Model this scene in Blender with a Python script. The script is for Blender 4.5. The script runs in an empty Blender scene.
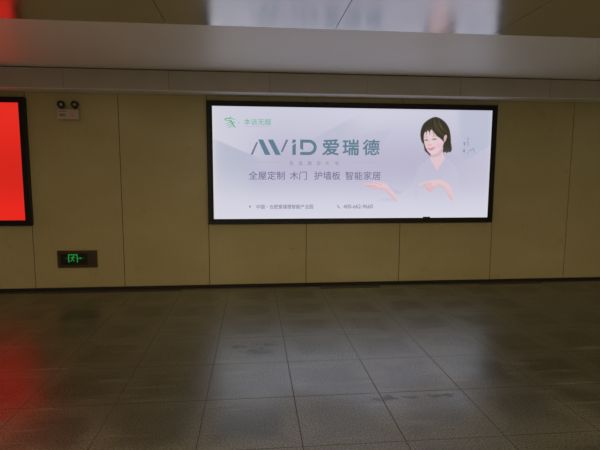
import bpy, bmesh, math, random
import numpy as np
from mathutils import Matrix, Vector
random.seed(4)
SC = bpy.context.scene
COL = SC.collection

# ---------------------------------------------------------------- camera
CAM_YAW, CAM_PITCH, CAM_ROLL = math.radians(5.638), math.radians(6.522), math.radians(0.196)
CAM_FOCAL_PX = 470.68
cam = bpy.data.cameras.new('camera')
cam.sensor_width = 36.0
cam.lens = CAM_FOCAL_PX / 600.0 * 36.0
cam.clip_start = 0.05
cam_o = bpy.data.objects.new('camera', cam)
COL.objects.link(cam_o)
F = Vector((math.sin(CAM_YAW) * math.cos(CAM_PITCH), math.cos(CAM_YAW) * math.cos(CAM_PITCH), -math.sin(CAM_PITCH)))
R0 = Vector((math.cos(CAM_YAW), -math.sin(CAM_YAW), 0))
U0 = R0.cross(F)
Rv = R0 * math.cos(CAM_ROLL) + U0 * math.sin(CAM_ROLL)
Uv = -R0 * math.sin(CAM_ROLL) + U0 * math.cos(CAM_ROLL)
cam_o.matrix_world = Matrix(((Rv.x, Uv.x, -F.x, 0.0), (Rv.y, Uv.y, -F.y, -6.467), (Rv.z, Uv.z, -F.z, 1.6), (0, 0, 0, 1)))
SC.camera = cam_o

# ---------------------------------------------------------------- world, lamps, exposure
world = bpy.data.worlds.new('passage_ambient')
SC.world = world
world.use_nodes = True
wb = world.node_tree.nodes['Background']
wb.inputs['Color'].default_value = (1.0, 0.85, 0.64, 1)
wb.inputs['Strength'].default_value = 0.13

def lamp(name, loc, energy, size, color, rot=(0, 0, 0)):
    l = bpy.data.lights.new(name, 'AREA')
    l.shape = 'DISK'
    l.size = size
    l.energy = energy
    l.color = color
    o = bpy.data.objects.new(name, l)
    o.location = loc
    o.rotation_euler = rot
    COL.objects.link(o)
    return o
# front pair: ceiling downlights inferred from wall glints; rear pair: added ambient fill
WARM = (1.0, 0.78, 0.50)
for lx, ly, le in ((-2.50, -2.95, 6.0), (7.95, -3.95, 12.0), (-1.0, -8.2, 192.0), (3.0, -8.2, 192.0)):
    lamp('downlight_fill', (lx, ly, 2.765), le, 0.16, WARM)

SC.view_settings.view_transform = 'Standard'
SC.view_settings.look = 'None'
SC.view_settings.exposure = 0.0
SC.view_settings.gamma = 1.0
SC.view_settings.use_curve_mapping = False
PRINT_GLOW = 1.0

# ---------------------------------------------------------------- helpers
def lin(c):
    c = np.asarray(c, float) / 255.0
    return np.where(c <= 0.04045, c / 12.92, ((c + 0.055) / 1.055) ** 2.4)

def rgba(r, g, b):
    v = lin((r, g, b))
    return (float(v[0]), float(v[1]), float(v[2]), 1.0)

def mat(name, color, rough=0.5, metal=0.0, spec=0.5):
    m = bpy.data.materials.new(name)
    m.use_nodes = True
    b = m.node_tree.nodes['Principled BSDF']
    b.inputs['Base Color'].default_value = (*color[:3], 1)
    b.inputs['Roughness'].default_value = rough
    b.inputs['Metallic'].default_value = metal
    b.inputs['Specular IOR Level'].default_value = spec
    return m

def N(m, kind, **kw):
    n = m.node_tree.nodes.new(kind)
    for k, v in kw.items():
        setattr(n, k, v)
    return n

def L(m, a, b):
    m.node_tree.links.new(a, b)

def bsdf(m):
    return m.node_tree.nodes['Principled BSDF']

def noise(m, vec, scale, detail=3.0, rough=0.55):
    n = N(m, 'ShaderNodeTexNoise')
    n.inputs['Scale'].default_value = scale
    n.inputs['Detail'].default_value = detail
    n.inputs['Roughness'].default_value = rough
    if vec is not None:
        L(m, vec, n.inputs['Vector'])
    return n.outputs['Fac']

def mapr(m, val, a, b, c, d, smooth=False):
    n = N(m, 'ShaderNodeMapRange')
    if smooth:
        n.interpolation_type = 'SMOOTHSTEP'
    L(m, val, n.inputs['Value'])
    for k, v in zip(('From Min', 'From Max', 'To Min', 'To Max'), (a, b, c, d)):
        n.inputs[k].default_value = v
    return n.outputs['Result']

def math_n(m, op, a, b=None, clamp=False):
    n = N(m, 'ShaderNodeMath', operation=op)
    n.use_clamp = clamp
    for i, v in enumerate((a, b)):
        if v is None:
            continue
        if isinstance(v, (int, float)):
            n.inputs[i].default_value = v
        else:
            L(m, v, n.inputs[i])
    return n.outputs[0]

def mixc(m, fac, a, b):
    n = N(m, 'ShaderNodeMix', data_type='RGBA')
    if isinstance(fac, (int, float)):
        n.inputs[0].default_value = fac
    else:
        L(m, fac, n.inputs[0])
    for i, v in ((6, a), (7, b)):
        if isinstance(v, tuple):
            n.inputs[i].default_value = (*v[:3], 1)
        else:
            L(m, v, n.inputs[i])
    return n.outputs[2]

def scaled(m, vec, s):
    n = N(m, 'ShaderNodeMapping')
    n.inputs['Scale'].default_value = s
    L(m, vec, n.inputs['Vector'])
    return n.outputs['Vector']

def link_mesh(name, bm, material, parent=None, smooth=False, bevel=0.0):
    if bevel:
        bmesh.ops.bevel(bm, geom=[e for e in bm.edges if e.calc_face_angle(0) > 0.6], offset=bevel, segments=2,
                        affect='EDGES', profile=0.6)
    bmesh.ops.recalc_face_normals(bm, faces=bm.faces)
    me = bpy.data.meshes.new(name)
    bm.to_mesh(me)
    bm.free()
    if smooth:
        for p in me.polygons:
            p.use_smooth = True
    me.materials.append(material)
    o = bpy.data.objects.new(name, me)
    COL.objects.link(o)
    if parent is not None:
        o.parent = parent
        o.location = (0, 0, 0)
        me.transform(Matrix.Translation(-world_loc(parent)))
    return o

def world_loc(o):
    v = Vector((0, 0, 0))
    while o is not None:
        v += o.location
        o = o.parent
    return v

def box(bm, x0, x1, y0, y1, z0, z1):
    vs = [bm.verts.new(c) for c in ((x0, y0, z0), (x1, y0, z0), (x1, y1, z0), (x0, y1, z0),
                                    (x0, y0, z1), (x1, y0, z1), (x1, y1, z1), (x0, y1, z1))]
    for f in ((0, 1, 2, 3), (4, 5, 6, 7), (0, 1, 5, 4), (1, 2, 6, 5), (2, 3, 7, 6), (3, 0, 4, 7)):
        bm.faces.new([vs[i] for i in f])

def thing(name, label, cat, loc, group=None):
    o = bpy.data.objects.new(name, None)
    o.empty_display_size = 0.1
    o.location = loc
    COL.objects.link(o)
    o['label'] = label
    o['category'] = cat
    if group:
        o['group'] = group
    return o

def structure(o):
    o['kind'] = 'structure'
    return o

def extrude_poly(bm, pts, y_front, y_back):
    """outline given as (x, z), extruded along y"""
    a = [bm.verts.new((x, y_front, z)) for x, z in pts]
    b = [bm.verts.new((x, y_back, z)) for x, z in pts]
    bm.faces.new(a)
    bm.faces.new(list(reversed(b)))
    n = len(pts)
    for i in range(n):
        j = (i + 1) % n
        bm.faces.new((a[i], b[i], b[j], a[j]))

def disc_xz(cx, cz, rx, rz=None, n=24):
    rz = rx if rz is None else rz
    return [(cx + rx * math.cos(2 * math.pi * k / n), cz + rz * math.sin(2 * math.pi * k / n)) for k in range(n)]

def stroke(pts, w0, w1=None):
    """outline of a pen stroke along a polyline, tapering from w0 to w1"""
    w1 = w0 if w1 is None else w1
    P = [Vector((p[0], p[1])) for p in pts]
    lft, rgt = [], []
    for i, q in enumerate(P):
        d = (P[min(i + 1, len(P) - 1)] - P[max(i - 1, 0)]).normalized()
        nn = Vector((-d.y, d.x))
        w = (w0 + (w1 - w0) * i / (len(P) - 1)) / 2
        lft.append(tuple(q + nn * w))
        rgt.append(tuple(q - nn * w))
    return lft + rgt[::-1]

# ---------------------------------------------------------------- materials of the setting
def wall_material():
    m = mat('cream_enamel_panel', (0.45, 0.36, 0.17), 0.30)
    tc = N(m, 'ShaderNodeTexCoord').outputs['Object']
    f = mapr(m, noise(m, scaled(m, tc, (0.6, 1, 1.2)), 1.3, 4), 0.3, 0.7, 0, 1)
    c = mixc(m, f, (0.43, 0.366, 0.178), (0.49, 0.434, 0.224))
    g = mapr(m, noise(m, scaled(m, tc, (6, 6, 1.4)), 4, 5), 0.55, 0.8, 0, 0.25)
    c = mixc(m, g, c, (0.30, 0.22, 0.10))
    L(m, c, bsdf(m).inputs['Base Color'])
    L(m, mapr(m, noise(m, tc, 3.0, 4), 0.3, 0.7, 0.26, 0.40), bsdf(m).inputs['Roughness'])
    bp = N(m, 'ShaderNodeBump')
    bp.inputs['Strength'].default_value = 0.05
    bp.inputs['Distance'].default_value = 0.02
    L(m, noise(m, tc, 2.2, 2), bp.inputs['Height'])
    L(m, bp.outputs['Normal'], bsdf(m).inputs['Normal'])
    return m

TILE, TX0, TY0 = 0.619, -0.343, -2.657
def floor_material():
    m = mat('flamed_granite_floor', (0.07, 0.065, 0.055), 0.4)
    tc = N(m, 'ShaderNodeTexCoord').outputs['Object']
    sep = N(m, 'ShaderNodeSeparateXYZ')
    L(m, tc, sep.inputs[0])
    wob = mapr(m, noise(m, tc, 5, 3), 0, 1, -0.012, 0.012)
    fx = math_n(m, 'FRACT', math_n(m, 'DIVIDE', math_n(m, 'SUBTRACT', sep.outputs[0], TX0 - 40 * TILE), TILE))
    fy = math_n(m, 'FRACT', math_n(m, 'DIVIDE', math_n(m, 'SUBTRACT', sep.outputs[1], TY0 - 40 * TILE), TILE))
    ex = math_n(m, 'SUBTRACT', 0.5, math_n(m, 'ABSOLUTE', math_n(m, 'SUBTRACT', fx, 0.5)))
    ey = math_n(m, 'SUBTRACT', 0.5, math_n(m, 'ABSOLUTE', math_n(m, 'SUBTRACT', fy, 0.5)))
    e = math_n(m, 'MINIMUM', ex, ey)
    joint = mapr(m, e, 0.002, 0.0075, 0.8, 0)
    # worn, waxed middle of every slab; dull dusty rim
    cen = mapr(m, math_n(m, 'ADD', math_n(m, 'ADD', e, mapr(m, noise(m, tc, 2.6, 3), 0.3, 0.7, -0.10, 0.10)), wob), 0.04, 0.30, 0, 1, True)
    cen = math_n(m, 'MULTIPLY', cen, mapr(m, noise(m, tc, 0.9, 2), 0.35, 0.65, 0.35, 1.0))
    speck = noise(m, tc, 95, 2, 0.7)
    speck2 = noise(m, tc, 38, 3, 0.7)
    big = noise(m, scaled(m, tc, (0.7, 1.6, 1)), 1.2, 5)
    # the slabs nearer the middle of the passage are walked dull and dusty
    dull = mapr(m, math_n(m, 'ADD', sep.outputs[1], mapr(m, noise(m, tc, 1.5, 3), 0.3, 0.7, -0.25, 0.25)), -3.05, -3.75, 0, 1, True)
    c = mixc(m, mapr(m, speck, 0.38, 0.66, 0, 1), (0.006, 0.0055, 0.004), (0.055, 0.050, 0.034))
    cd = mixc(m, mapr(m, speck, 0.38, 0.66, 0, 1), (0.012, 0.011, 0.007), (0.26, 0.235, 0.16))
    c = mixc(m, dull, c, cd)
    c = mixc(m, mapr(m, speck2, 0.5, 0.75, 0, 0.35), c, (0.08, 0.072, 0.05))
    c = mixc(m, math_n(m, 'MULTIPLY', cen, 0.7), c, (0.010, 0.010, 0.011))
    c = mixc(m, mapr(m, big, 0.42, 0.72, 0, 0.4), c, (0.018, 0.016, 0.011))
    # pale scuffs stretched across the walking direction
    sc = noise(m, scaled(m, tc, (0.9, 9, 1)), 1.7, 5, 0.6)
    scf = mapr(m, sc, 0.57, 0.68, 0, 0.7)
    c = mixc(m, scf, c, (0.19, 0.172, 0.125))
    # dark spill stains
    stain = None
    for (sx, sy, rx, ry) in ((0.92, -3.37, 0.10, 0.04), (1.10, -3.37, 0.10, 0.028), (1.32, -3.36, 0.11, 0.03), (0.03, -2.40, 0.13, 0.07), (-0.13, -2.27, 0.11, 0.05), (0.12, -2.25, 0.10, 0.04)):
        a = math_n(m, 'DIVIDE', math_n(m, 'SUBTRACT', sep.outputs[0], sx), rx)
        b = math_n(m, 'DIVIDE', math_n(m, 'SUBTRACT', sep.outputs[1], sy), ry)
        d = math_n(m, 'SQRT', math_n(m, 'ADD', math_n(m, 'MULTIPLY', a, a), math_n(m, 'MULTIPLY', b, b)))
        s = mapr(m, math_n(m, 'ADD', d, mapr(m, noise(m, tc, 14, 4), 0.25, 0.75, -1.0, 1.0)), 0.45, 1.0, 0.42, 0)
        stain = s if stain is None else math_n(m, 'MAXIMUM', stain, s)
    c = mixc(m, stain, c, (0.012, 0.010, 0.007))
    c = mixc(m, joint, c, (0.008, 0.007, 0.005))
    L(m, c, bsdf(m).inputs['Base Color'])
    r = math_n(m, 'ADD', mapr(m, cen, 0, 1, 0.30, 0.27), mapr(m, speck, 0.3, 0.7, -0.06, 0.08))
    r = math_n(m, 'ADD', r, math_n(m, 'MULTIPLY', dull, 0.10))
    r = math_n(m, 'ADD', r, mapr(m, big, 0.3, 0.7, -0.02, 0.03))
    r = math_n(m, 'ADD', r, math_n(m, 'MULTIPLY', joint, 0.4))
    r = math_n(m, 'ADD', r, math_n(m, 'MULTIPLY', stain, 0.15), True)
    bsdf(m).inputs['Roughness'].default_value = 0.6
    bsdf(m).inputs['Specular IOR Level'].default_value = 0.0
    # waxed stone sheen
    gl = N(m, 'ShaderNodeBsdfAnisotropic', distribution='GGX')
    gl.inputs['Color'].default_value = (0.95, 0.985, 0.91, 1)
    L(m, r, gl.inputs['Roughness'])
    fr = N(m, 'ShaderNodeFresnel')
    fr.inputs['IOR'].default_value = 4.0
    mx = N(m, 'ShaderNodeMixShader')
    grain = math_n(m, 'MULTIPLY', mapr(m, speck, 0.34, 0.62, 0.70, 1.12), mapr(m, dull, 0, 1, 1.0, 0.78))
    L(m, math_n(m, 'MULTIPLY', math_n(m, 'MULTIPLY', fr.outputs[0], math_n(m, 'MULTIPLY', grain, mapr(m, cen, 0, 1, 1.08, 0.90))), mapr(m, math_n(m, 'MAXIMUM', joint, math_n(m, 'MULTIPLY', stain, 0.8)), 0, 1, 1.0, 0.35)), mx.inputs[0])
    L(m, bsdf(m).outputs[0], mx.inputs[1])
    L(m, gl.outputs[0], mx.inputs[2])
    L(m, mx.outputs[0], m.node_tree.nodes['Material Output'].inputs['Surface'])
    bp = N(m, 'ShaderNodeBump')
    bp.inputs['Strength'].default_value = 0.13
    bp.inputs['Distance'].default_value = 0.004
    h = math_n(m, 'SUBTRACT', math_n(m, 'MULTIPLY', speck, 0.35), joint)
    L(m, h, bp.inputs['Height'])
    L(m, bp.outputs['Normal'], gl.inputs['Normal'])
    L(m, bp.outputs['Normal'], bsdf(m).inputs['Normal'])
    return m

def soffit_material():
    m = mat('white_painted_soffit', (0.80, 0.77, 0.74), 0.42)
    tc = N(m, 'ShaderNodeTexCoord').outputs['Object']
    c = mixc(m, mapr(m, noise(m, scaled(m, tc, (1, 1.5, 1)), 1.5, 4), 0.3, 0.7, 0, 1), (0.91, 0.895, 0.86), (0.95, 0.935, 0.90))
    L(m, c, bsdf(m).inputs['Base Color'])
    bsdf(m).inputs['Specular IOR Level'].default_value = 1.0
    bsdf(m).inputs['Coat Weight'].default_value = 1.0
    bsdf(m).inputs['Coat IOR'].default_value = 1.9
    bsdf(m).inputs['Coat Roughness'].default_value = 0.55
    return m

def polished_material():
    m = mat('polished_metal_ceiling', (0.58, 0.575, 0.56), 0.17, 0.88)
    tc = N(m, 'ShaderNodeTexCoord').outputs['Object']
    L(m, mapr(m, noise(m, scaled(m, tc, (3, 1, 1)), 2.0, 3), 0.3, 0.7, 0.15, 0.21), bsdf(m).inputs['Roughness'])
    bp = N(m, 'ShaderNodeBump')
    bp.inputs['Strength'].default_value = 0.04
    bp.inputs['Distance'].default_value = 0.03
    L(m, noise(m, tc, 1.6, 1), bp.inputs['Height'])
    L(m, bp.outputs['Normal'], bsdf(m).inputs['Normal'])
    return m

def fascia_material():
    m = mat('grey_brown_fascia', (0.40, 0.36, 0.32), 0.40)
    tc = N(m, 'ShaderNodeTexCoord').outputs['Object']
    c = mixc(m, mapr(m, noise(m, tc, 2.5, 5), 0.3, 0.7, 0, 1), (0.41, 0.375, 0.34), (0.47, 0.43, 0.39))
    L(m, c, bsdf(m).inputs['Base Color'])
    return m

M_WALL, M_FLOOR, M_SOFFIT, M_POL, M_FASCIA = wall_material(), floor_material(), soffit_material(), polished_material(), fascia_material()
M_DARK = mat('dark_shadow_gap', (0.012, 0.010, 0.008), 0.7)
M_GUTTER = mat('dark_stone_kerb', (0.035, 0.032, 0.026), 0.45)
M_FRAME = mat('black_aluminium_frame', (0.009, 0.009, 0.011), 0.42, 0.0, 0.3)
M_HOUSING = mat('dark_steel_housing', (0.02, 0.02, 0.022), 0.5)

# ---------------------------------------------------------------- the passage
XL, XR, YB = -9.0, 12.0, -10.5
H_SOFFIT, H_POL, Y_FASCIA, Y_POL, Z_FASCIA = 2.846, 2.775, -0.318, -2.432, 2.596

bm = bmesh.new()
box(bm, XL, XR, YB, 0.25, -0.2, 0.0)
structure(link_mesh('floor', bm, M_FLOOR))

# back wall: enamel panels with open joints in front of a dark backing
bm = bmesh.new()
box(bm, XL, XR, 0.012, 0.25, 0.0, 3.05)
structure(link_mesh('wall_back', bm, M_DARK))
JX = [XL, -7.52, -6.36, -5.21, -4.056, -2.902, -1.748, -0.613, 0.726, 2.065, 3.431, 4.581, 5.73, 6.88, 8.03, 9.18, 10.33, XR]
bm = bmesh.new()
for a, b in zip(JX[:-1], JX[1:]):
    t = random.uniform(-0.0012, 0.0012)
    box(bm, a + 0.004, b - 0.004, t, 0.012, 0.035, 2.62)
structure(link_mesh('wall_back_panels', bm, M_WALL, bevel=0.003))

bm = bmesh.new()
box(bm, XL, XR, -0.012, 0.004, 0.0, 0.036)  # skirting strip coloured near-black, painting the shadow band at the wall foot
structure(link_mesh('baseboard_shadow_band', bm, M_DARK))

# stone kerb strip of the drain along the wall foot, in slightly uneven lengths
bm = bmesh.new()
for a, b, y0, h in ((XL, -3.3, -0.15, 0.004), (-3.29, -2.75, -0.13, 0.006), (-2.74, -0.98, -0.17, 0.005), (-0.97, 0.90, -0.09, 0.006),
                    (0.91, 1.75, -0.20, 0.007), (1.76, 3.2, -0.08, 0.004), (3.21, 4.15, -0.16, 0.006), (4.16, XR, -0.10, 0.004)):
    box(bm, a, b, y0, -0.012, -0.001, h)
structure(link_mesh('trim_1', bm, M_GUTTER, bevel=0.0015))

# ceiling
bm = bmesh.new()
box(bm, XL, XR, Y_POL - 0.1, 0.25, H_SOFFIT, 3.0)
structure(link_mesh('ceiling', bm, M_SOFFIT))
bm = bmesh.new()
k = -0.685 - 1.371 * 6
xs = [XL]
while k < XR:
    if k > XL:
        xs.append(k)
    k += 1.371
xs.append(XR)
for a, b in zip(xs[:-1], xs[1:]):
    box(bm, a + 0.0025, b - 0.0025, YB, Y_POL, H_POL, H_POL + 0.035)
structure(link_mesh('ceiling_panels', bm, M_POL, bevel=0.002))
bm = bmesh.new()
box(bm, XL, XR, YB, Y_POL - 0.05, H_POL + 0.034, 3.0)
structure(link_mesh('ceiling_backing', bm, M_DARK))

# fascia boards dropped along the wall head
bm = bmesh.new()
k = 0.218 - 1.257 * 7
xs = [XL]
while k < XR:
    if k > XL:
        xs.append(k)
    k += 1.257
xs.append(XR)
for a, b in zip(xs[:-1], xs[1:]):
    box(bm, a + 0.002, b - 0.002, Y_FASCIA, 0.011, Z_FASCIA, H_SOFFIT - 0.012)
structure(link_mesh('trim_2', bm, M_FASCIA, bevel=0.004))
M_LIT_STRIP = mat('pale_lit_strip', (0.78, 0.77, 0.76), 0.4)  # added pale strip; the sign-lit fascia underside is put into its colour
bm = bmesh.new()
box(bm, XL, XR, Y_FASCIA + 0.001, 0.011, Z_FASCIA - 0.006, Z_FASCIA + 0.001)
structure(link_mesh('trim_4', bm, M_LIT_STRIP))
bm = bmesh.new()
box(bm, XL, XR, Y_FASCIA + 0.02, 0.01, Z_FASCIA + 0.01, H_SOFFIT + 0.002)
structure(link_mesh('trim_3', bm, M_DARK))

# ---------------------------------------------------------------- lightboxes
FW = 0.071                       # frame width
BX0, BX1, BZ0, BZ1 = -0.605, 3.390, 0.884, 2.519     # outer size of the big lightbox
Y_FRONT, Y_PRINT = -0.083, -0.068

def print_material(name, strength=1.0):
    m = mat(name, (0.03, 0.03, 0.03), 0.35, 0.0, 0.3)
    at = N(m, 'ShaderNodeAttribute', attribute_name='ink')
    L(m, at.outputs['Color'], bsdf(m).inputs['Emission Color'])
    bsdf(m).inputs['Emission Strength'].default_value = strength * PRINT_GLOW
    return m

def ink_material(name, col, strength=1.0):
    m = mat(name, (0.03, 0.03, 0.03), 0.35, 0.0, 0.3)
    bsdf(m).inputs['Emission Color'].default_value = rgba(*col)
    bsdf(m).inputs['Emission Strength'].default_value = strength * PRINT_GLOW
    return m

def lightbox_body(root, x0, x1, z0, z1):
    bm = bmesh.new()
    box(bm, x0 + 0.012, x1 - 0.012, -0.040, 0.0, z0 + 0.012, z1 - 0.012)
    link_mesh('housing', bm, M_HOUSING, root)
    # mitred frame: stepped profile swept round the rectangle
    prof = [(0.0, -0.002), (0.0, Y_FRONT + 0.004), (0.004, Y_FRONT), (0.040, Y_FRONT), (0.045, Y_FRONT + 0.006), (FW - 0.003, Y_FRONT + 0.006),
            (FW, Y_FRONT + 0.010), (FW, -0.041), (0.02, -0.041), (0.012, -0.002)]
    bm = bmesh.new()
    rings = []
    for sx, sz in ((0, 0), (1, 0), (1, 1), (0, 1)):
        ring = []
        for d, y in prof:
            ring.append(bm.verts.new((x1 - d if sx else x0 + d, y, z1 - d if sz else z0 + d)))
        rings.append(ring)
    n = len(prof)
    for i in range(4):
        a, b = rings[i], rings[(i + 1) % 4]
        for j in range(n):
            bm.faces.new((a[j], a[(j + 1) % n], b[(j + 1) % n], b[j]))
    link_mesh('frame', bm, M_FRAME, root)

def ink_grid(name, x0, x1, z0, z1, nx, nz, y, colfun, material, parent, mask=None):
    """flat print: a grid of inked points. colfun(U,V) gives sRGB 0..255"""
    X = np.linspace(x0, x1, nx)
    Z = np.linspace(z0, z1, nz)
    gx, gz = np.meshgrid(X, Z)
    u, v = (gx - AX0) / AU, (AZ1 - gz) / AU
    rgb = colfun(u, v)
    keep = None
    if mask is not None:
        keep = mask(u, v) > 0.01
    base = world_loc(parent)
    co = np.stack([gx - base.x, np.full_like(gx, y - base.y), gz - base.z], -1).reshape(-1, 3)
    idx = np.arange(nx * nz).reshape(nz, nx)
    q = np.stack([idx[:-1, :-1], idx[:-1, 1:], idx[1:, 1:], idx[1:, :-1]], -1)
    if keep is not None:
        kk = keep[:-1, :-1] | keep[:-1, 1:] | keep[1:, 1:] | keep[1:, :-1]
        q = q[kk]
    q = q.reshape(-1, 4)
    used = np.unique(q)
    remap = np.full(nx * nz, -1)
    remap[used] = np.arange(len(used))
    me = bpy.data.meshes.new(name)
    me.from_pydata(co[used].tolist(), [], remap[q].tolist())
    ca = me.color_attributes.new('ink', 'FLOAT_COLOR', 'POINT')
    c4 = np.ones((len(used), 4), np.float32)
    c4[:, :3] = lin(np.clip(rgb.reshape(-1, 3)[used], 0, 255))
    ca.data.foreach_set('color', c4.ravel())
    me.materials.append(material)
    o = bpy.data.objects.new(name, me)
    COL.objects.link(o)
    o.parent = parent
    return o

# artwork of the white lightbox is laid out in print units: u to the right, v down, one unit = 14 mm
AX0, AZ1, AU = -0.534, 2.45, 3.862 / 276.0
def A(u, v):
    return (AX0 + u * AU, AZ1 - v * AU)

def sstep(a, b, x):
    t = np.clip((x - a) / (b - a), 0, 1)
    return t * t * (3 - 2 * t)

def sdf_poly(u, v, pts):
    P = np.asarray(pts, float)
    d = np.full(u.shape, 1e9)
    inside = np.zeros(u.shape, bool)
    n = len(P)
    for i in range(n):
        a, b = P[i], P[(i + 1) % n]
        e = b - a
        w0, w1 = u - a[0], v - a[1]
        t = np.clip((w0 * e[0] + w1 * e[1]) / (e @ e + 1e-12), 0, 1)
        d = np.minimum(d, np.hypot(w0 - t * e[0], w1 - t * e[1]))
        c = ((a[1] > v) != (b[1] > v))
        with np.errstate(divide='ignore', invalid='ignore'):
            xi = a[0] + (v - a[1]) * e[0] / (e[1] if abs(e[1]) > 1e-9 else 1e-9)
        inside ^= c & (u < xi)
    return np.where(inside, -d, d)

def sdf_line(u, v, pts):
    P = np.asarray(pts, float)
    d = np.full(u.shape, 1e9)
    for a, b in zip(P[:-1], P[1:]):
        e = b - a
        w0, w1 = u - a[0], v - a[1]
        t = np.clip((w0 * e[0] + w1 * e[1]) / (e @ e + 1e-12), 0, 1)
        d = np.minimum(d, np.hypot(w0 - t * e[0], w1 - t * e[1]))
    return d

def smooth_poly(pts, sub=4):
    P = np.asarray(pts, float)
    out = []
    n = len(P)
    for i in range(n):
        p0, p1, p2, p3 = P[i - 1], P[i], P[(i + 1) % n], P[(i + 2) % n]
        for k in range(sub):
            t = k / sub
            out.append(0.5 * (2 * p1 + (p2 - p0) * t + (2 * p0 - 5 * p1 + 4 * p2 - p3) * t * t + (3 * p1 - p0 - 3 * p2 + p3) * t ** 3))
    return np.array(out)

def over(rgb, alpha, col):
    a = alpha[..., None]
    return rgb * (1 - a) + np.asarray(col, float) * a

def backdrop_ink(u, v):
    """pale lilac studio backdrop with faint folded planes"""
    rgb = np.zeros(u.shape + (3,)) + np.array([203., 203., 219.])
    mid = np.exp(-((v - 52) / 30.0) ** 2) * sstep(10, 70, u) * (1 - 0.5 * sstep(215, 270, u))
    rgb = over(rgb, mid * 0.95, (184, 181, 205))
    rgb = over(rgb, sstep(70, 104, v) * 0.85, (213, 212, 228))
    # folded planes
    f = sstep(-0.8, 0.8, v - (30.5 + (u - 1) * 0.42)) * (1 - sstep(30.5, 50, u + (v - 38) * -0.35)) * (1 - sstep(45, 92, v))
    rgb = over(rgb, f * 0.9, (178, 182, 202))
    f = sstep(-0.8, 0.8, v - (30.5 + (u - 1) * 0.42)) * sstep(30, 34, u) * (1 - sstep(50, 120, u)) * (1 - sstep(55, 85, v))
    rgb = over(rgb, f * 0.35, (186, 184, 207))
    f = sstep(-1, 1, (u - 85.7) - (v - 17.6) * 0.75) * sstep(-1, 1, v - (30 - (u - 95) * 0.535)) * (1 - sstep(28, 50, v)) * (1 - sstep(118, 150, u))
    rgb = over(rgb, f * 0.7, (184, 186, 207))
    f = sstep(-1, 1, (v - 26.5) + (u - 132) * 0.16) * sstep(-1, 1, (176 - u) - (v - 15) * 0.6) * sstep(128, 136, u) * (1 - sstep(40, 70, v))
    rgb = over(rgb, f * 0.4, (184, 184, 209))
    f = sstep(236, 248, u - (v - 17) * 0.1) * (1 - sstep(-1.0, 1.0, v - (33.4 + (276.9 - u) * 0.61)))
    rgb = over(rgb, f * 0.75, (182, 187, 207))
    f = sstep(176, 230, u) * sstep(-1.0, 1.0, v - (33.4 + (276.9 - u) * 0.61)) * (1 - sstep(60, 95, v))
    rgb = over(rgb, f * 0.3, (196, 190, 209))
    f = np.exp(-((u - 160) / 50.0) ** 2 - ((v - 6) / 9.0) ** 2)
    rgb = over(rgb, f * 0.4, (210, 211, 229))
    # tube light showing along the edges of the film
    e = np.minimum(np.minimum(u, 276 - u), 107 - v)
    rgb = over(rgb, np.exp(-np.maximum(e, 0) / 1.6) * 0.7, (222, 221, 224))
    rgb = over(rgb, np.exp(-np.maximum(u, 0) / 7.0) * 0.5, (214, 210, 214))
    return rgb

HAND_L = smooth_poly([(145.5, 73.6), (149, 72.6), (153.5, 72.7), (156.8, 72.5), (155.2, 70.7), (156.6, 70.1), (160.0, 71.0), (165.6, 71.8), (169.6, 73.4), (172.7, 77.6), (177.0, 81.6),
                      (181.6, 86.2), (180.9, 89.4), (179.2, 90.3), (176.4, 88.0), (172.6, 83.9), (168.5, 79.6), (163.9, 78.6), (158, 78.2), (153.4, 76.7), (149.2, 75.2)])
HAND_R = smooth_poly([(201.4, 73.9), (203.4, 72.9), (207.0, 71.6), (210, 70.6), (213.1, 69.7), (217.4, 68.9), (221.4, 68.4), (225.4, 68.8), (228.7, 70.2), (231.8, 72), (234.1, 74.2), (236, 76.2), (237.2, 78.4),
                      (238.1, 83.2), (239.2, 88), (239.0, 91.6), (236.8, 89.4), (233.5, 85.2), (230.1, 79.2), (226.8, 75.9), (222.6, 74.9), (218.9, 76.2), (216.4, 79.4), (214.2, 81.0), (212.2, 80.3),
                      (210.6, 78.5), (209.0, 76.2), (208.4, 74.6), (206.2, 74.0), (203.6, 74.5)])
FACE = smooth_poly([(205.6, 20), (205.6, 26), (206.2, 31), (207.3, 35.2), (209.2, 39.0), (211.8, 42.2), (214.6, 43.8), (217.2, 43.2), (220.2, 41.2), (223.4, 38.2),
                    (225.8, 34.6), (227.2, 30), (227.4, 24), (222, 17), (212, 16)])
NECK = smooth_poly([(214.6, 40), (214.6, 45.0), (213.0, 47.6), (213.8, 49.6), (216.8, 54.2), (220.2, 59.2), (223.2, 55.2), (226.6, 50.4), (228.2, 46.8), (226.4, 44.2), (225.6, 40), (224, 36)])
HAIR_BACK = smooth_poly([(215.4, 7.6), (209.6, 10.4), (204.8, 14.9), (202.5, 21.8), (202.9, 28), (204.2, 31.6), (205.6, 33.6), (206.6, 37.2), (207.4, 40.2), (209.6, 42.2), (211.2, 43.6), (212.8, 45.2), (213.4, 42),
                         (217, 36), (224.5, 34), (226.0, 37.6), (225.6, 40.8), (226.8, 41.8), (228.6, 41.0), (229.8, 42.4), (231.4, 41.0), (232.8, 41.6), (234.8, 39.6), (234.6, 36), (233.6, 31), (233.0, 25), (231.4, 18.8), (228.2, 13.6), (223.8, 9.8), (219.4, 7.8)])
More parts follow.
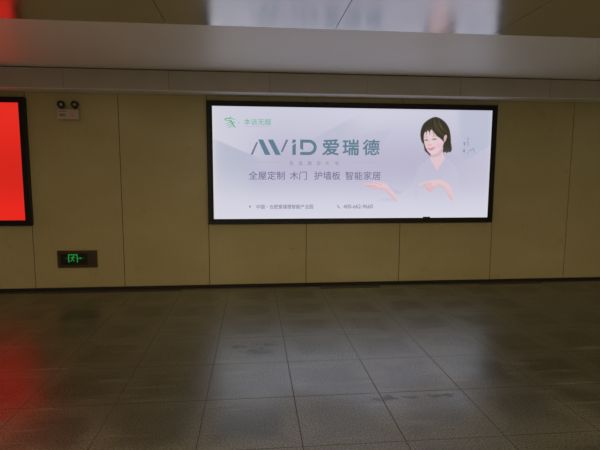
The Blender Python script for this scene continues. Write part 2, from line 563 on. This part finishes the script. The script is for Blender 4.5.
FRINGE = smooth_poly([(215.4, 7.6), (209.6, 10.4), (204.8, 14.9), (202.5, 21.8), (202.9, 28), (204.4, 32.2), (205.4, 31.6), (205.6, 27.4), (206.2, 23.4), (207.4, 21.6), (208.6, 22.6), (209.6, 20.2),
                      (211.4, 22.0), (213.0, 19.6), (214.6, 20.4), (216.6, 22.8), (219.0, 25.4), (222.4, 27.8), (225.2, 30.0), (226.6, 31.2), (227.2, 27.2), (229.0, 27.5), (229.6, 32), (233.4, 31), (232.8, 25),
                      (231.4, 18.8), (228.2, 13.6), (223.8, 9.8), (219.4, 7.8)])
EAR = smooth_poly([(226.3, 27.4), (227.2, 25.2), (228.6, 24.4), (229.4, 25.6), (229.0, 28.2), (228.0, 30.6), (226.9, 31.0)])
DRESS = smooth_poly([(212.6, 47.8), (208.4, 50.4), (203.4, 53.4), (200.2, 60), (197.8, 68), (193.6, 76), (187.5, 80.6), (181.8, 82.2), (180.2, 86.2), (182.4, 89.6), (190, 89), (198.4, 84), (201.4, 92), (203, 99),
                     (236, 99), (238.8, 91.6), (243.4, 90.4), (244.8, 82), (243.4, 70), (240.4, 58), (236.4, 52.2), (229.4, 47.2), (224.8, 53), (220.2, 59.4), (216.4, 54.4)])

def portrait_parts(u, v):
    s = 0.55
    soft = lambda d, w=s: 1 - sstep(-w, w, d)
    return {k: soft(sdf_poly(u, v, p)) for k, p in (('dress', DRESS), ('hand_l', HAND_L), ('hand_r', HAND_R), ('face', FACE), ('neck', NECK), ('hair', HAIR_BACK), ('fringe', FRINGE), ('ear', EAR))}

def portrait_ink(u, v):
    m = portrait_parts(u, v)
    rgb = backdrop_ink(u, v)
    # white dress, nearly the tone of the backdrop, with soft folds
    fold = 0.5 + 0.5 * np.sin(u * 0.55 + np.sin(v * 0.17) * 2.2)
    rgb = over(rgb, m['dress'] * (0.26 - 0.20 * sstep(76, 95, v)), (206, 204, 220))
    rgb = over(rgb, m['dress'] * (1 - sstep(78, 92, v)) * fold * 0.03, (170, 168, 196))
    edge = np.exp(-(sdf_line(u, v, [(200.4, 74), (199.2, 78), (200.2, 86)]) / 1.2) ** 2)
    rgb = over(rgb, edge * 0.2, (176, 178, 200))
    sh = 1 - sstep(-2.2, 2.2, sdf_poly(u, v, [(160, 89.4), (172, 86), (178, 89.6), (168, 90.6)]))
    rgb = over(rgb, sh * 0.35, (178, 186, 206))
    cuff = 1 - sstep(-1.6, 1.6, sdf_poly(u, v, [(174, 76.4), (179, 79.6), (184.8, 80.8), (183, 82.6), (178.8, 82)]))
    rgb = over(rgb, cuff * 0.4, (170, 168, 196))
    # hair behind
    strand = 0.5 + 0.5 * np.sin(u * 2.6 + v * 0.35 + np.sin(v * 0.5) * 0.8)
    hair_c = np.array([50., 47., 40.]) + (np.array([92., 84., 64.]) - np.array([50., 47., 40.])) * (strand * (0.15 + 0.6 * sstep(33, 41, v)))[..., None]
    rgb = rgb * (1 - m['hair'][..., None]) + hair_c * m['hair'][..., None]
    # neck and chest
    rgb = over(rgb, m['neck'], (222, 196, 204))
    jaw = np.exp(-(sdf_line(u, v, [(214, 45.2), (217.5, 45.0), (221.4, 43.6), (225, 39.5)]) / 1.5) ** 2) * m['neck']
    rgb = over(rgb, jaw * 0.45, (196, 150, 160))
    rgb = over(rgb, sstep(50, 59, v) * m['neck'] * 0.5, (226, 190, 192))
    # face
    rgb = over(rgb, m['face'], (226, 201, 209))
    rgb = over(rgb, np.exp(-((u - 221.5) / 3.2) ** 2 - ((v - 35) / 3.2) ** 2) * m['face'] * 0.55, (226, 178, 190))
    rgb = over(rgb, np.exp(-((u - 208.6) / 2.4) ** 2 - ((v - 34.4) / 2.8) ** 2) * m['face'] * 0.5, (226, 178, 190))
    rgb = over(rgb, np.exp(-((u - 214) / 5) ** 2 - ((v - 27) / 3.2) ** 2) * m['face'] * 0.4, (234, 214, 220))
    rgb = over(rgb, sstep(223, 227, u) * m['face'] * 0.4, (206, 168, 176))
    g = lambda pts, w: np.exp(-(sdf_line(u, v, pts) / w) ** 2)
    rgb = over(rgb, g([(206.4, 27.0), (208.0, 26.5), (210.0, 26.9)], 0.6) * 0.28, (140, 112, 106))     # brows
    rgb = over(rgb, g([(214.4, 26.4), (216.8, 25.6), (219.6, 26.2)], 0.6) * 0.28, (140, 112, 106))
    rgb = over(rgb, g([(207.0, 29.9), (208.4, 29.5), (210.1, 29.8)], 0.75) * 0.5, (124, 100, 108))     # eyes
    rgb = over(rgb, g([(214.6, 29.1), (216.6, 28.6), (218.8, 28.7)], 0.75) * 0.5, (124, 100, 108))
    rgb = over(rgb, np.exp(-((u - 208.6) / 0.8) ** 2 - ((v - 29.8) / 0.65) ** 2) * 0.75, (72, 56, 62))
    rgb = over(rgb, np.exp(-((u - 216.7) / 0.85) ** 2 - ((v - 28.9) / 0.65) ** 2) * 0.75, (72, 56, 62))
    rgb = over(rgb, g([(212.3, 29), (211.6, 32), (211.3, 33.6)], 0.6) * 0.28, (206, 160, 168))       # nose
    rgb = over(rgb, g([(211.0, 34.5), (212.3, 34.9), (213.8, 34.3)], 0.45) * 0.55, (190, 128, 140))
    lips = 1 - sstep(-0.5, 0.5, sdf_poly(u, v, smooth_poly([(209.7, 37.6), (211.6, 37.3), (212.8, 37.6), (214.2, 37.2), (217.6, 36.3), (216.2, 38.6), (213.9, 39.7), (211.5, 39.2)])))
    rgb = over(rgb, lips * 0.9, (212, 112, 138))
    rgb = over(rgb, g([(210.6, 37.9), (213.2, 38.3), (216.6, 37.1)], 0.3) * 0.6, (238, 210, 216))
    # fringe over the face, lighter combed strands
    sweep = 0.55 + 0.25 * np.sin((u - 215) * 1.7 - (v - 8) * (u - 213) * 0.075) + 0.2 * np.sin((u - 215) * 3.1 - (v - 8) * (u - 213) * 0.12)
    fr = np.array([50., 46., 36.]) + (np.array([112., 100., 66.]) - np.array([50., 46., 36.])) * (sweep ** 2 * (0.10 + 0.9 * np.exp(-(((u - 221) * 0.75 - (v - 17) * 0.55) / 3.6) ** 2 - (((u - 221) * 0.6 + (v - 17) * 0.75) / 8.5) ** 2)))[..., None]
    rgb = rgb * (1 - m['fringe'][..., None]) + fr * m['fringe'][..., None]
    for pts in ([(208.4, 18), (208.2, 25.0)], [(211.2, 18), (212.0, 24.6)], [(213.6, 17.6), (216.2, 25.2)]):
        rgb = over(rgb, np.exp(-(sdf_line(u, v, pts) / 0.5) ** 2) * 0.5, (112, 88, 80))
    rgb = over(rgb, m['ear'], (224, 186, 190))
    rgb = over(rgb, g([(227.6, 26), (228.4, 27.6), (227.6, 29.4)], 0.35) * 0.5, (186, 134, 140))
    # hands and forearms
    for key, dark in (('hand_l', [(149, 75.6), (156, 77.8), (163.9, 78.2), (168.5, 79.2), (172.8, 83.6), (179, 89.8)]), ('hand_r', [(208.6, 75), (210.6, 78.2), (214.2, 80.6), (218, 76.8), (222.6, 75), (226.8, 76), (231, 81), (236.5, 88.6)])):
        rgb = over(rgb, m[key] * 0.9, (226, 197, 203))
        rgb = over(rgb, g(dark, 1.3) * m[key] * 0.45, (208, 158, 160))
    for pts in ([(147, 74), (152, 74.4), (158, 74.6)], [(150, 75.3), (155, 75.9), (160, 76.0)], [(157, 71.4), (160.6, 72.8), (164, 73.6)]):       # fingers of the open palm
        rgb = over(rgb, g(pts, 0.45) * m['hand_l'] * 0.5, (208, 150, 150))
    for pts in ([(207.4, 73.6), (211, 73.2), (214.4, 72.4)], [(210.2, 76), (212.6, 75.2), (215.4, 74)], [(211.8, 78.2), (214, 77.2), (216.4, 75.6)]):   # folded fingers of the pointing hand
        rgb = over(rgb, g(pts, 0.45) * m['hand_r'] * 0.55, (208, 146, 146))
    return rgb

def portrait_mask(u, v):
    m = portrait_parts(u, v)
    a = m['dress']
    for k in m:
        a = np.maximum(a, m[k])
    a = np.maximum(a, 1 - sstep(-2.4, 2.4, sdf_poly(u, v, [(160, 89.4), (172, 86), (178, 89.6), (168, 90.6)])))
    a = np.maximum(a, 1 - sstep(-1.8, 1.8, sdf_poly(u, v, [(174, 76.4), (179, 79.6), (184.8, 80.8), (183, 82.6), (178.8, 82)])))
    a = np.maximum(a, 1 - sstep(2.4, 3.4, sdf_line(u, v, [(200.4, 74), (199.2, 78), (200.2, 86)])))
    return a

def text_mesh(name, txt, u0, v0, u1, v1, y, material, parent, bold=0.0):
    """lettering fitted to the box u0..u1, v0..v1 of the print"""
    cu = bpy.data.curves.new('lettering_curve', 'FONT')
    cu.body = txt
    cu.size = 1.0
    cu.resolution_u = 4
    tmp = bpy.data.objects.new('lettering_curve', cu)
    COL.objects.link(tmp)
    dg = bpy.context.evaluated_depsgraph_get()
    dg.update()
    me = bpy.data.meshes.new_from_object(tmp.evaluated_get(dg))
    bpy.data.objects.remove(tmp)
    bpy.data.curves.remove(cu)
    me.name = name
    n = len(me.vertices)
    co = np.empty(n * 3)
    me.vertices.foreach_get('co', co)
    co = co.reshape(-1, 3)
    mn, mx = co.min(0), co.max(0)
    (x0, z1), (x1, z0) = A(u0, v0), A(u1, v1)
    b = world_loc(parent)
    new = np.empty_like(co)
    new[:, 0] = x0 + (co[:, 0] - mn[0]) / (mx[0] - mn[0]) * (x1 - x0) - b.x
    new[:, 2] = z0 + (co[:, 1] - mn[1]) / (mx[1] - mn[1]) * (z1 - z0) - b.z
    new[:, 1] = y - b.y
    if bold > 0:
        # heavier weight: the strokes printed again a hair to each side
        k = bold * AU * abs(v1 - v0)
        polys = [list(p.vertices) for p in me.polygons]
        vv, ff = [], []
        for i, (dx, dz) in enumerate(((0, 0), (-k, 0), (k, 0), (0, -k), (0, k), (-.7 * k, -.7 * k), (.7 * k, .7 * k), (-.7 * k, .7 * k), (.7 * k, -.7 * k))):
            vv += (new + np.array((dx, i * 2e-5, dz))).tolist()
            ff += [[q + i * n for q in p] for p in polys]
        me2 = bpy.data.meshes.new(name)
        me2.from_pydata(vv, [], ff)
        bpy.data.meshes.remove(me)
        me = me2
    else:
        me.vertices.foreach_set('co', new.ravel())
    me.materials.clear()
    me.materials.append(material)
    me.update()
    o = bpy.data.objects.new(name, me)
    COL.objects.link(o)
    o.parent = parent
    return o

def flat_polys(name, polys, y, material, parent):
    """flat printed shapes given in print units"""
    bm = bmesh.new()
    for pts in polys:
        vs = [bm.verts.new((*[(A(*p)[0]), y, (A(*p)[1])],)) for p in pts]
        f = bm.faces.new(vs)
        f.normal_update()
        if len(vs) > 4:
            bmesh.ops.triangulate(bm, faces=[f])
    return link_mesh(name, bm, material, parent)

# ---- the white advertising lightbox
big = thing('advertising_lightbox', 'wide white lightbox advert with teal lettering and a smiling person, centre of wall', 'lightbox',
            ((BX0 + BX1) / 2, 0.0, BZ0), 'wall lightboxes')
lightbox_body(big, BX0, BX1, BZ0, BZ1)
M_PRINT = print_material('lit_advert_film')
panel = ink_grid('printed_panel', AX0 - 0.004, BX1 - FW + 0.003, BZ0 + FW - 0.004, AZ1 + 0.004, 420, 170, Y_PRINT, backdrop_ink, M_PRINT, big)
pu0, pv0, pu1, pv1 = 143.0, 5.0, 248.0, 101.0
(px0, pz1), (px1, pz0) = A(pu0, pv0), A(pu1, pv1)
por = ink_grid('portrait', px0, px1, pz0, pz1, 350, 320, Y_PRINT - 0.0006, portrait_ink, M_PRINT, panel, portrait_mask)
por['label'] = 'printed smiling person with dark bob hair, both hands held out'

I_TEAL = ink_material('teal_ink', (92, 124, 144))
I_MAUVE = ink_material('mauve_ink', (112, 116, 146))
I_SLATE = ink_material('slate_ink', (108, 108, 146))
I_PALE = ink_material('pale_grey_ink', (142, 141, 168))
I_FAINT = ink_material('faint_grey_ink', (176, 172, 198))
I_SMALL = ink_material('small_print_ink', (128, 130, 158))
I_GREEN = ink_material('green_ink', (84, 178, 138))
I_GREEN2 = ink_material('bright_green_ink', (70, 176, 120))
YI = Y_PRINT - 0.0012

# logo of slanted bars, i and split D
for pts in ([(42.8, 30.8), (47.5, 30.8), (54.6, 45.3), (49.3, 45.3)], [(52.1, 30.8), (57.2, 30.8), (64.5, 45.3), (59.4, 45.3)],
            [(75.7, 30.6), (79.0, 30.6), (79.0, 32.7), (75.7, 34.7)], [(75.7, 36.2), (79.0, 34.0), (79.0, 45.2), (75.7, 45.2)]):
    flat_polys('logo_bar', [pts], YI, I_TEAL, panel)
cxd, czd = 91.6, 37.85
arc_o = [(cxd + 7.7 * math.cos(t), czd + 7.35 * math.sin(t)) for t in np.linspace(-math.pi / 2, math.pi / 2, 20)]
arc_i = [(cxd + 4.7 * math.cos(t), czd + 4.45 * math.sin(t)) for t in np.linspace(math.pi / 2, -math.pi / 2, 20)]
bowl = [[(83.2, 30.5), (86.1, 30.5), (86.1, 40.7), (83.2, 38.9)]]
outer = [(86.1, 30.5)] + arc_o + [(83.2, 45.2)]
inner = [(86.1, 33.4)] + arc_i[::-1] + [(83.2, 42.3)]
for i in range(len(outer) - 1):
    bowl.append([outer[i], outer[i + 1], inner[i + 1], inner[i]])
flat_polys('logo_bowl', bowl, YI, I_TEAL, panel)
for pts in ([(35.6, 45.2), (37.7, 45.2), (42.7, 33.6), (41.2, 33.2)], [(64.6, 42.1), (69.6, 30.7), (71.8, 30.7), (66.0, 42.9)]):
    flat_polys('logo_stroke', [pts], YI, I_MAUVE, panel)
text_mesh('lettering', '爱', 105.0, 30.2, 120.8, 45.0, YI, I_TEAL, panel, 0.024)
text_mesh('lettering', '瑞', 125.0, 30.1, 140.6, 44.9, YI, I_TEAL, panel, 0.024)
text_mesh('lettering', '德', 144.9, 30.0, 161.2, 44.8, YI, I_TEAL, panel, 0.019)
for ch, uc in zip('生态高定大宅', (75.0, 83.7, 92.5, 101.5, 109.7, 119.1)):
    text_mesh('small_lettering', ch, uc - 2.0, 51.0, uc + 2.0, 54.9, YI, I_PALE, panel, 0.01)
for pts in ([(36.9, 52.0), (64.4, 52.0), (64.4, 52.4), (36.9, 52.4)], [(130.5, 51.8), (159.9, 51.8), (159.9, 52.2), (130.5, 52.2)]):
    flat_polys('rule', [pts], YI, I_FAINT, panel)
for w, ua, ub in (('全屋定制', 33.7, 68.3), ('木门', 73.4, 89.7), ('护墙板', 97.2, 122.8), ('智能家居', 127.7, 163.0)):
    text_mesh('lettering', w, ua, 60.9, ub, 69.0, YI, I_SLATE, panel, 0.006)
text_mesh('small_lettering', '中国・合肥爱瑞德智能产业园', 40.8, 93.1, 96.2, 97.3, YI, I_SMALL, panel, 0.012)
text_mesh('small_lettering', '400-662-9660', 126.2, 93.3, 156.0, 97.2, YI, I_SMALL, panel, 0.012)
flat_polys('location_mark', [[(33.7, 94.6), (34.6, 93.6), (35.5, 94.6), (34.6, 96.8)]], YI, I_SMALL, panel)
flat_polys('telephone_mark', [stroke([(120.6, 93.6), (120.9, 95.2), (121.8, 96.4), (123.2, 96.9)], 0.8)], YI, I_SMALL, panel)
# green brushed character and its words
brush = [stroke([(16.4, 9.4), (17.2, 10.8)], 0.5, 0.8), stroke([(11.6, 12.6), (13.5, 11.4), (17.5, 11.2), (21.2, 12.4)], 1.2, 0.5), stroke([(11.6, 12.2), (12.2, 13.6)], 0.9, 0.4),
         stroke([(13.0, 13.9), (16.0, 13.1), (17.4, 13.3)], 0.5, 0.7), stroke([(16.6, 13.2), (18.6, 15.2), (19.8, 18.2), (19.0, 19.0)], 1.5, 0.7),
         stroke([(17.2, 14.4), (14.8, 15.8), (12.4, 16.5)], 0.6, 0.3), stroke([(18.2, 15.9), (15.6, 17.6), (13.2, 18.2)], 0.6, 0.3), stroke([(18.6, 17.3), (16.8, 19.2), (14.6, 20.0)], 0.6, 0.3),
         stroke([(20.9, 14.6), (19.4, 15.8)], 0.7, 0.3), stroke([(19.2, 16.2), (20.2, 18.4), (21.6, 19.8)], 0.5, 0.9)]
flat_polys('brush_emblem', brush, YI, I_GREEN2, panel)
flat_polys('dot_mark', [[(24.7 + 0.5 * math.cos(t), 15.4 + 0.5 * math.sin(t)) for t in np.linspace(0, 2 * math.pi, 9)[:-1]]], YI, I_GREEN, panel)
text_mesh('lettering', '本该无醛', 29.7, 11.5, 55.4, 17.2, YI, I_GREEN, panel, -0.004)
flat_polys('rule', [[(29.8, 18.5), (55.4, 18.4), (55.4, 18.7), (29.8, 18.8)]], YI, I_FAINT, panel)
# faint handwritten signature beside the person
sig = [stroke([(251.2, 26.2), (251.4, 34.6)], 0.5), stroke([(250.4, 28.4), (252.4, 28.0)], 0.4), stroke([(250.3, 32), (252.4, 31.6)], 0.4), stroke([(250.2, 34.4), (252.6, 34.2)], 0.4),
       stroke([(251.4, 42.6), (253, 40.4), (254.4, 38.0), (255.2, 40.2)], 0.5), stroke([(255, 40), (256.6, 37.4), (257.6, 38.2), (258.9, 41.8)], 0.5), stroke([(257.0, 37.0), (257.8, 39.4)], 0.6)]
flat_polys('signature', sig, YI, I_PALE, panel)
sig = [stroke([(246.6, 32.4), (248.8, 32.2)], 0.7), stroke([(247.0, 34.0), (248.6, 33.8)], 0.7), stroke([(247.7, 31.4), (247.8, 34.8)], 0.6),
       stroke([(247.2, 37), (248.4, 36.8)], 0.4), stroke([(246.5, 39.4), (248.9, 39.2)], 0.7), stroke([(246.8, 40.8), (248.8, 40.8)], 0.8), stroke([(247.7, 38.4), (247.8, 41.6)], 0.6)]
flat_polys('signature', sig[:3], YI, I_SMALL, panel)
flat_polys('signature', sig[3:4], YI, I_PALE, panel)
flat_polys('signature', sig[4:], YI, I_SMALL, panel)
# latch on the lower frame edge
bm = bmesh.new()
box(bm, 2.37, 2.47, Y_FRONT + 0.002, Y_PRINT - 0.002, BZ0 + FW - 0.004, BZ0 + FW + 0.014)
link_mesh('latch', bm, M_HOUSING, big, bevel=0.003)

# ---- the red lightbox at the left
RX0, RX1 = -6.884, -2.880
red = thing('advertising_lightbox', 'plain glowing red lightbox advert in a black frame, left of the emergency light', 'lightbox',
            ((RX0 + RX1) / 2, 0.0, BZ0), 'wall lightboxes')
lightbox_body(red, RX0, RX1, BZ0, BZ1)
def red_ink(u, v):
    x = AX0 + u * AU
    rgb = np.zeros(u.shape + (3,)) + np.array([220., 33., 24.])
    rgb = over(rgb, np.exp(-((v - 10) / 22.0) ** 2) * 0.8, (230, 42, 32))
    rgb = over(rgb, np.exp(-((v - 62) / 18.0) ** 2) * 0.7, (206, 32, 21))
    rgb = over(rgb, sstep(76, 100, v) * 0.9, (232, 34, 25))
    return rgb
rpanel = ink_grid('printed_panel', RX0 + FW - 0.004, RX1 - FW + 0.004, BZ0 + FW - 0.004, BZ1 - FW + 0.004, 120, 90, Y_PRINT, red_ink, print_material('lit_red_film', 1.0), red)
rpanel['label'] = 'plain bright red lit film'

# ---------------------------------------------------------------- twin-head emergency light
M_PLASTIC = mat('aged_white_plastic', (0.50, 0.45, 0.38), 0.45)
M_HEAD = mat('dark_lamp_shell', (0.055, 0.042, 0.028), 0.4)
M_LENS = mat('clear_reflector_lens', (0.36, 0.33, 0.29), 0.3, 0.5)
M_LABEL = mat('grey_label_print', (0.12, 0.10, 0.08), 0.6)
M_PINK = mat('pinkish_label', (0.55, 0.36, 0.28), 0.5)
EX, EZ = -2.350, 2.246
em = thing('emergency_light', 'small white twin-head emergency light high on the wall right of the red lightbox', 'emergency light', (EX, 0, EZ))
bm = bmesh.new()
box(bm, -2.482, -2.219, -0.085, 0.0, 2.248, 2.372)
link_mesh('body', bm, M_PLASTIC, em, bevel=0.008)
bm = bmesh.new()
box(bm, -2.462, -2.365, -0.0865, -0.084, 2.345, 2.353)
box(bm, -2.455, -2.375, -0.0865, -0.084, 2.292, 2.306)
box(bm, -2.450, -2.385, -0.0865, -0.084, 2.312, 2.318)
link_mesh('printed_label', bm, M_LABEL, em)
bm = bmesh.new()
box(bm, -2.318, -2.262, -0.088, -0.084, 2.272, 2.350)
link_mesh('label_panel', bm, M_PINK, em, bevel=0.002)
for hx in (-2.437, -2.266):
    # lamp head: a turned shell tilted forward, on a short neck
    prof = [(0.0, 0.045), (0.020, 0.042), (0.036, 0.028), (0.044, 0.005), (0.047, -0.020), (0.045, -0.026), (0.040, -0.024), (0.036, -0.012), (0.0, -0.006)]
    bm = bmesh.new()
    n = 24
    rings = []
    for r, y in prof:
        rings.append([bm.verts.new((r * math.cos(2 * math.pi * k / n), y, r * math.sin(2 * math.pi * k / n))) for k in range(n)] if r else [bm.verts.new((0, y, 0))])
    for a, b in zip(rings[:-1], rings[1:]):
        for k in range(n):
            k2 = (k + 1) % n
            if len(a) == 1:
                bm.faces.new((a[0], b[k], b[k2]))
            elif len(b) == 1:
                bm.faces.new((a[k], a[k2], b[0]))
            else:
                bm.faces.new((a[k], a[k2], b[k2], b[k]))
    M = Matrix.Translation((hx, -0.050, 2.440)) @ Matrix.Rotation(math.radians(14), 4, 'X') @ Matrix.Rotation(math.radians(8 if hx < -2.4 else -10), 4, 'Z')
    bm.transform(M)
    head = link_mesh('lamp_head', bm, M_HEAD, em, smooth=True)
    bm = bmesh.new()
    bmesh.ops.create_uvsphere(bm, u_segments=16, v_segments=10, radius=0.022)
    bm.transform(M @ Matrix.Translation((0, -0.016, 0)) @ Matrix.Diagonal((1.0, 0.45, 1.0, 1)))
    link_mesh('lens', bm, M_LENS, head, smooth=True)
    bm = bmesh.new()
    bmesh.ops.create_cone(bm, cap_ends=True, segments=16, radius1=0.016, radius2=0.012, depth=0.05)
    bm.transform(Matrix.Translation((hx, -0.045, 2.389)))
    link_mesh('neck', bm, M_HEAD, head)

# ---------------------------------------------------------------- exit sign low on the wall
M_BRONZE = mat('brown_bronze_trim', (0.075, 0.048, 0.026), 0.42, 0.3)
M_BLACK = mat('black_sign_face', (0.010, 0.010, 0.008), 0.35)
M_GREY = mat('dark_grey_cover', (0.040, 0.032, 0.025), 0.5)
M_GREEN = mat('lit_green_pictogram', (0.02, 0.08, 0.03), 0.5)
bsdf(M_GREEN).inputs['Emission Color'].default_value = rgba(40, 190, 80)
bsdf(M_GREEN).inputs['Emission Strength'].default_value = 0.45
M_GREEN_DIM = mat('dim_green_pictogram', (0.02, 0.06, 0.03), 0.5)
bsdf(M_GREEN_DIM).inputs['Emission Color'].default_value = rgba(26, 96, 46)
bsdf(M_GREEN_DIM).inputs['Emission Strength'].default_value = 0.4
ex = thing('exit_sign', 'green running man exit sign in brown frame, low on wall below emergency light', 'exit sign', (-2.345, 0, 0.309))
x0, x1, z0, z1 = -2.597, -2.093, 0.311, 0.538
bm = bmesh.new()
b = 0.036
for q in ((x0, x1, z1 - b, z1), (x0, x1, z0, z0 + b), (x0, x0 + b, z0 + b, z1 - b), (x1 - b, x1, z0 + b, z1 - b)):
    box(bm, q[0], q[1], -0.030, 0.0, q[2], q[3])
link_mesh('frame', bm, M_BRONZE, ex, bevel=0.004)
bm = bmesh.new()
box(bm, x0 + b, -2.215, -0.022, 0.0, z0 + b, z1 - b)
face = link_mesh('sign_face', bm, M_BLACK, ex)
bm = bmesh.new()
box(bm, -2.214, x1 - b, -0.025, 0.0, z0 + b, z1 - b)
link_mesh('cover_plate', bm, M_GREY, ex, bevel=0.002)
for sx, sz in ((x0 + 0.018, 0.425), (x1 - 0.018, 0.425)):
    bm = bmesh.new()
    extrude_poly(bm, disc_xz(sx, sz, 0.006, n=12), -0.0325, -0.029)
    link_mesh('screw', bm, M_GREY, ex)
# pictogram: doorway outline with the running man, tail and arrow
bm = bmesh.new()
ya, yb = -0.0245, -0.0215
for pts in ([(-2.462, 0.382), (-2.450, 0.382), (-2.450, 0.478), (-2.352, 0.478), (-2.352, 0.382), (-2.340, 0.382), (-2.340, 0.490), (-2.462, 0.490)],
            disc_xz(-2.394, 0.464, 0.0095, n=14),
            stroke([(-2.402, 0.452), (-2.408, 0.432), (-2.412, 0.420)], 0.020, 0.015),
            stroke([(-2.400, 0.450), (-2.384, 0.440), (-2.370, 0.446)], 0.008, 0.006),
            stroke([(-2.404, 0.450), (-2.424, 0.450), (-2.434, 0.438)], 0.008, 0.006),
            stroke([(-2.410, 0.424), (-2.392, 0.412), (-2.388, 0.392)], 0.011, 0.007),
            stroke([(-2.412, 0.424), (-2.420, 0.406), (-2.440, 0.398)], 0.011, 0.007)):
    extrude_poly(bm, pts, ya, yb)
bm.normal_update()
bmesh.ops.triangulate(bm, faces=[f for f in bm.faces if len(f.verts) > 4])
link_mesh('running_man_pictogram', bm, M_GREEN, face)
bm = bmesh.new()
extrude_poly(bm, [(-2.338, 0.432), (-2.312, 0.432), (-2.312, 0.424), (-2.284, 0.436), (-2.312, 0.449), (-2.312, 0.440), (-2.338, 0.440)], ya, yb)
bm.normal_update()
bmesh.ops.triangulate(bm, faces=[f for f in bm.faces if len(f.verts) > 4])
link_mesh('arrow_pictogram', bm, M_GREEN, face)
for q in ((-2.504, -2.468), (-2.282, -2.252)):
    bm = bmesh.new()
    box(bm, q[0], q[1], ya, yb, 0.433, 0.440)
    link_mesh('dash_pictogram', bm, M_GREEN_DIM, face)
